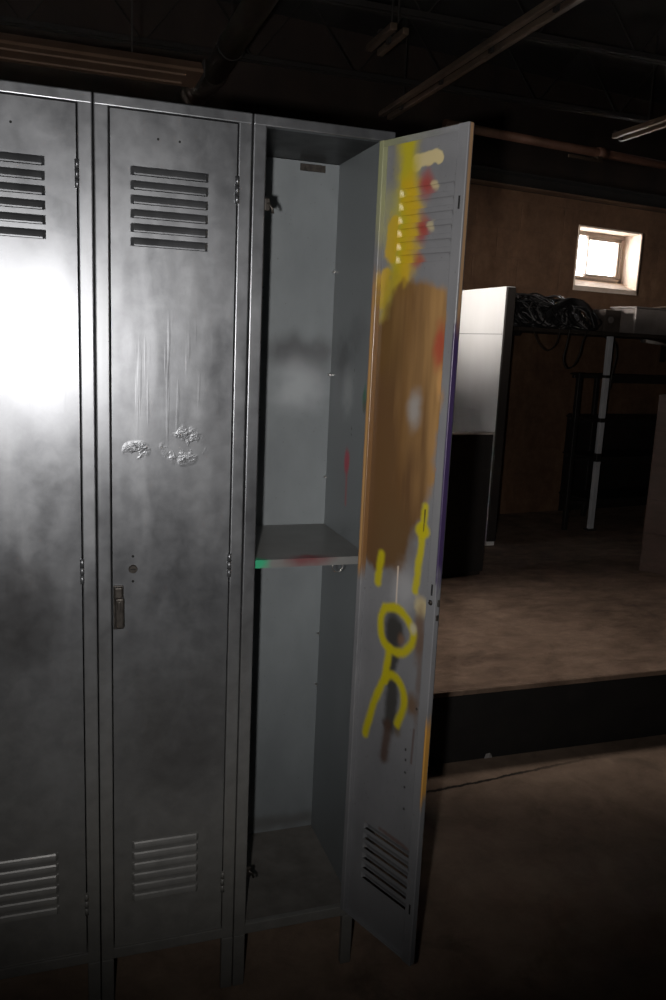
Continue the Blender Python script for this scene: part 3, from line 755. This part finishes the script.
def track(x, y0, y1, z, lab):
    t = thing('ceiling_track', lab, 'track', (x, y0, z), 0, 'ceiling tracks')
    L = y1 - y0
    part('rail', TRACK, t, lambda bm: box(bm, -.045, -.012, 0, L, 0, .03, .003, 1))
    part('rail', TRACK, t, lambda bm: box(bm, .014, .045, .0, L, -.012, .018, .003, 1))
    for k in range(int(L / .55) + 1):
        yy = min(.12 + k * .55, L - .05)
        part('clamp', SOOT, t, lambda bm: (box(bm, -.05, .05, yy, yy + .03, .0305, .038), box(bm, -.008, .008, yy, yy + .03, -.014, .0303)))
    for yy in (.1, L - .3):
        part('hanger_rod', SOOT, t, lambda bm: tube(bm, [(0, yy + .005, .038), (0, yy + .005, CEILZ - z - .001)], .005, 6))
track(1.93, .9, 3.5, 2.95, 'long twin-railed track crossing the dark ceiling above the open locker')
track(3.42, 1.9, 3.15, 2.92, 'short twin-railed track near the upper right corner')
track(1.41, 2.02, 2.34, 2.92, 'short tarnished track left of the long one')
# duct with ribbed end
t = thing('duct_pipe', 'dark round duct running back above the middle locker', 'duct', (.765, .9, 2.935))
part('pipe', DUCT, t, lambda bm: tube(bm, [(0, 0, 0), (0, 2.15, 0)], .062, 28))
def ribs(bm):
    pts, rs = [], []
    for k in range(25): pts.append((-.0 - .0006 * k * k * .3, 2.151 + .012 * k, -.0005 * k * k * .3)); rs.append(.060 + .012 * (k % 3 == 1))
    tube(bm, pts, rs, 28)
part('ribbed_end', DUCT, t, ribs)
for y in (.3, 1.7):
    part('strap', SOOT, t, lambda bm: (tube(bm, [(.066 * math.cos(a), y, .066 * math.sin(a)) for a in np.linspace(0, 2 * PI, 24, endpoint=False)], .004, 6, closed=True), tube(bm, [(0, y, .065), (0, y, CEILZ - 2.936)], .004, 6)))
# hanging light fixture at left
t = thing('light_fixture', 'unlit brown strip light hanging behind the lockers at the left', 'light fixture', (-1.3, 1.5, 2.447))
def hood(bm):
    v = []
    for x in (0, 1.735): v.append([bm.verts.new((x, a, c)) for a, c in ((-.10, 0), (-.095, .012), (-.045, .048), (.045, .048), (.095, .012), (.10, 0))])
    n = 6
    for k in range(n): bm.faces.new((v[0][k], v[0][(k + 1) % n], v[1][(k + 1) % n], v[1][k]))
    bm.faces.new(v[0][::-1]); bm.faces.new(v[1])
part('hood', FIXT, t, hood)
for y in (-.05, .05): part('lamp_channel', FIXT, t, lambda bm: box(bm, .05, 1.68, y - .012, y + .012, -.008, -.0004, .002, 1))
part('end_cap', SOOT, t, lambda bm: box(bm, 1.7352, 1.742, -.10, .10, -.012, .047, .002, 1))
for x in (.3, 1.5): part('hanger_rod', SOOT, t, lambda bm: tube(bm, [(x, 0, .045), (x, 0, CEILZ - 2.448)], .004, 6))
# pipe and steel beam on the back wall
def WPT(s, d, z): return PWALL + RR * s + NN * d + Vector((0, 0, z))
t = thing('wall_pipe', 'red-brown pipe running along the top of the back wall', 'pipe', tuple(WPT(0, -.06, 3.0)), A)
part('pipe', PIPE, t, lambda bm: tube(bm, [(-.35, 0, 0), (3.3, 0, 0)], .030, 18))
part('coupling', PIPE, t, lambda bm: tube(bm, [(1.0, 0, 0), (1.09, 0, 0)], .040, 18))
def bra(bm):
    box(bm, .98, 1.03, -.033, .0595, -.052, -.031); box(bm, .70, 1.03, -.04, -.025, -.075, -.053, .003, 1)
part('bracket', TRACK, t, bra)
for s in (-.3, 2.2): part('bracket', PIPE, t, lambda bm: box(bm, s, s + .04, -.034, .0595, -.045, -.031))
t = thing('steel_beam', 'dark steel channel along the back wall above the window', 'beam', tuple(WPT(0, -.12, 2.665)), A)
part('web', SOOT, t, lambda bm: box(bm, -2.2, 3.3, .10, .1195, 0, .10))
part('flange', SOOT, t, lambda bm: box(bm, -2.2, 3.3, 0, .0998, .092, .10))
part('flange', SIMPLE_LIP := simple('pale_channel_lip', (.10, .06, .04), (.2, .13, .09), 4, .5, .3, .1), t, lambda bm: box(bm, -2.2, 3.3, 0, .0998, 0, .008))  # bottom flange in a lighter brown than the rest of the beam

# ------------------------------------------------------------------ camera
cam = bpy.data.cameras.new('camera'); co_ = bpy.data.objects.new('camera', cam); COL.objects.link(co_)
yaw, pit, rol = .3285, .1896, -.0453
f = Vector((math.sin(yaw) * math.cos(pit), math.cos(yaw) * math.cos(pit), -math.sin(pit)))
r = Vector((math.cos(yaw), -math.sin(yaw), 0)); d = f.cross(r)
r2 = math.cos(rol) * r + math.sin(rol) * d; d2 = -math.sin(rol) * r + math.cos(rol) * d
CAMP = Vector((-.0751, -1.7068, 1.5452))
M = Matrix((( r2.x, -d2.x, -f.x, CAMP.x), (r2.y, -d2.y, -f.y, CAMP.y), (r2.z, -d2.z, -f.z, CAMP.z), (0, 0, 0, 1)))
co_.matrix_world = M
cam.sensor_fit = 'VERTICAL'; cam.sensor_height = 36; cam.lens = 29.673; cam.clip_start = .02
S.camera = co_

# ------------------------------------------------------------------ light
FLASH, DAY, DAY2 = 100, 1650, 470
def look(o, frm, to):
    o.location = frm; o.rotation_euler = (Vector(to) - Vector(frm)).to_track_quat('-Z', 'Y').to_euler()
# the photographer's flash, on the camera's left
fl = bpy.data.lights.new('camera_flash', 'SPOT'); fl.energy = FLASH; fl.spot_size = rad(104); fl.spot_blend = 1.; fl.shadow_soft_size = .018
fl.color = (1, .965, .93)
fo = bpy.data.objects.new('camera_flash', fl); COL.objects.link(fo)
fp = CAMP - r2 * .09 + d2 * .03
look(fo, fp, (.30, 0, 1.70))
# daylight slanting in through the side window
al = bpy.data.lights.new('side_daylight', 'SPOT'); al.energy = DAY; al.color = (1, .95, .90); al.spot_size = rad(19); al.spot_blend = 1.; al.shadow_soft_size = .25
ao = bpy.data.objects.new('side_daylight', al); COL.objects.link(ao)
look(ao, (-2.3, 1.95, 2.3), (2.65, 3.2, 2.12))
bl = bpy.data.lights.new('side_daylight', 'SPOT'); bl.energy = DAY2; bl.color = (1, .90, .82); bl.spot_size = rad(24); bl.spot_blend = .9; bl.shadow_soft_size = .2
bo = bpy.data.objects.new('side_daylight', bl); COL.objects.link(bo)
look(bo, (-2.3, 1.6, 2.5), (1.75, 1.30, .29))
wl = bpy.data.worlds.new('overcast_sky'); S.world = wl; wl.use_nodes = True
nt = wl.node_tree; bg = nt.nodes['Background']
tc = N(nt, 'ShaderNodeTexCoord'); sep = N(nt, 'ShaderNodeSeparateXYZ'); nt.links.new(tc.outputs['Generated'], sep.inputs[0])
nt.links.new(ramp(nt, sep.outputs[2], [(.0, (.95, .93, .9)), (.6, (.86, .92, 1))]), bg.inputs[0]); bg.inputs[1].default_value = 15.0

S.view_settings.view_transform = 'Standard'; S.view_settings.look = 'None'
S.view_settings.gamma = 1; S.view_settings.use_curve_mapping = False; S.view_settings.exposure = 0
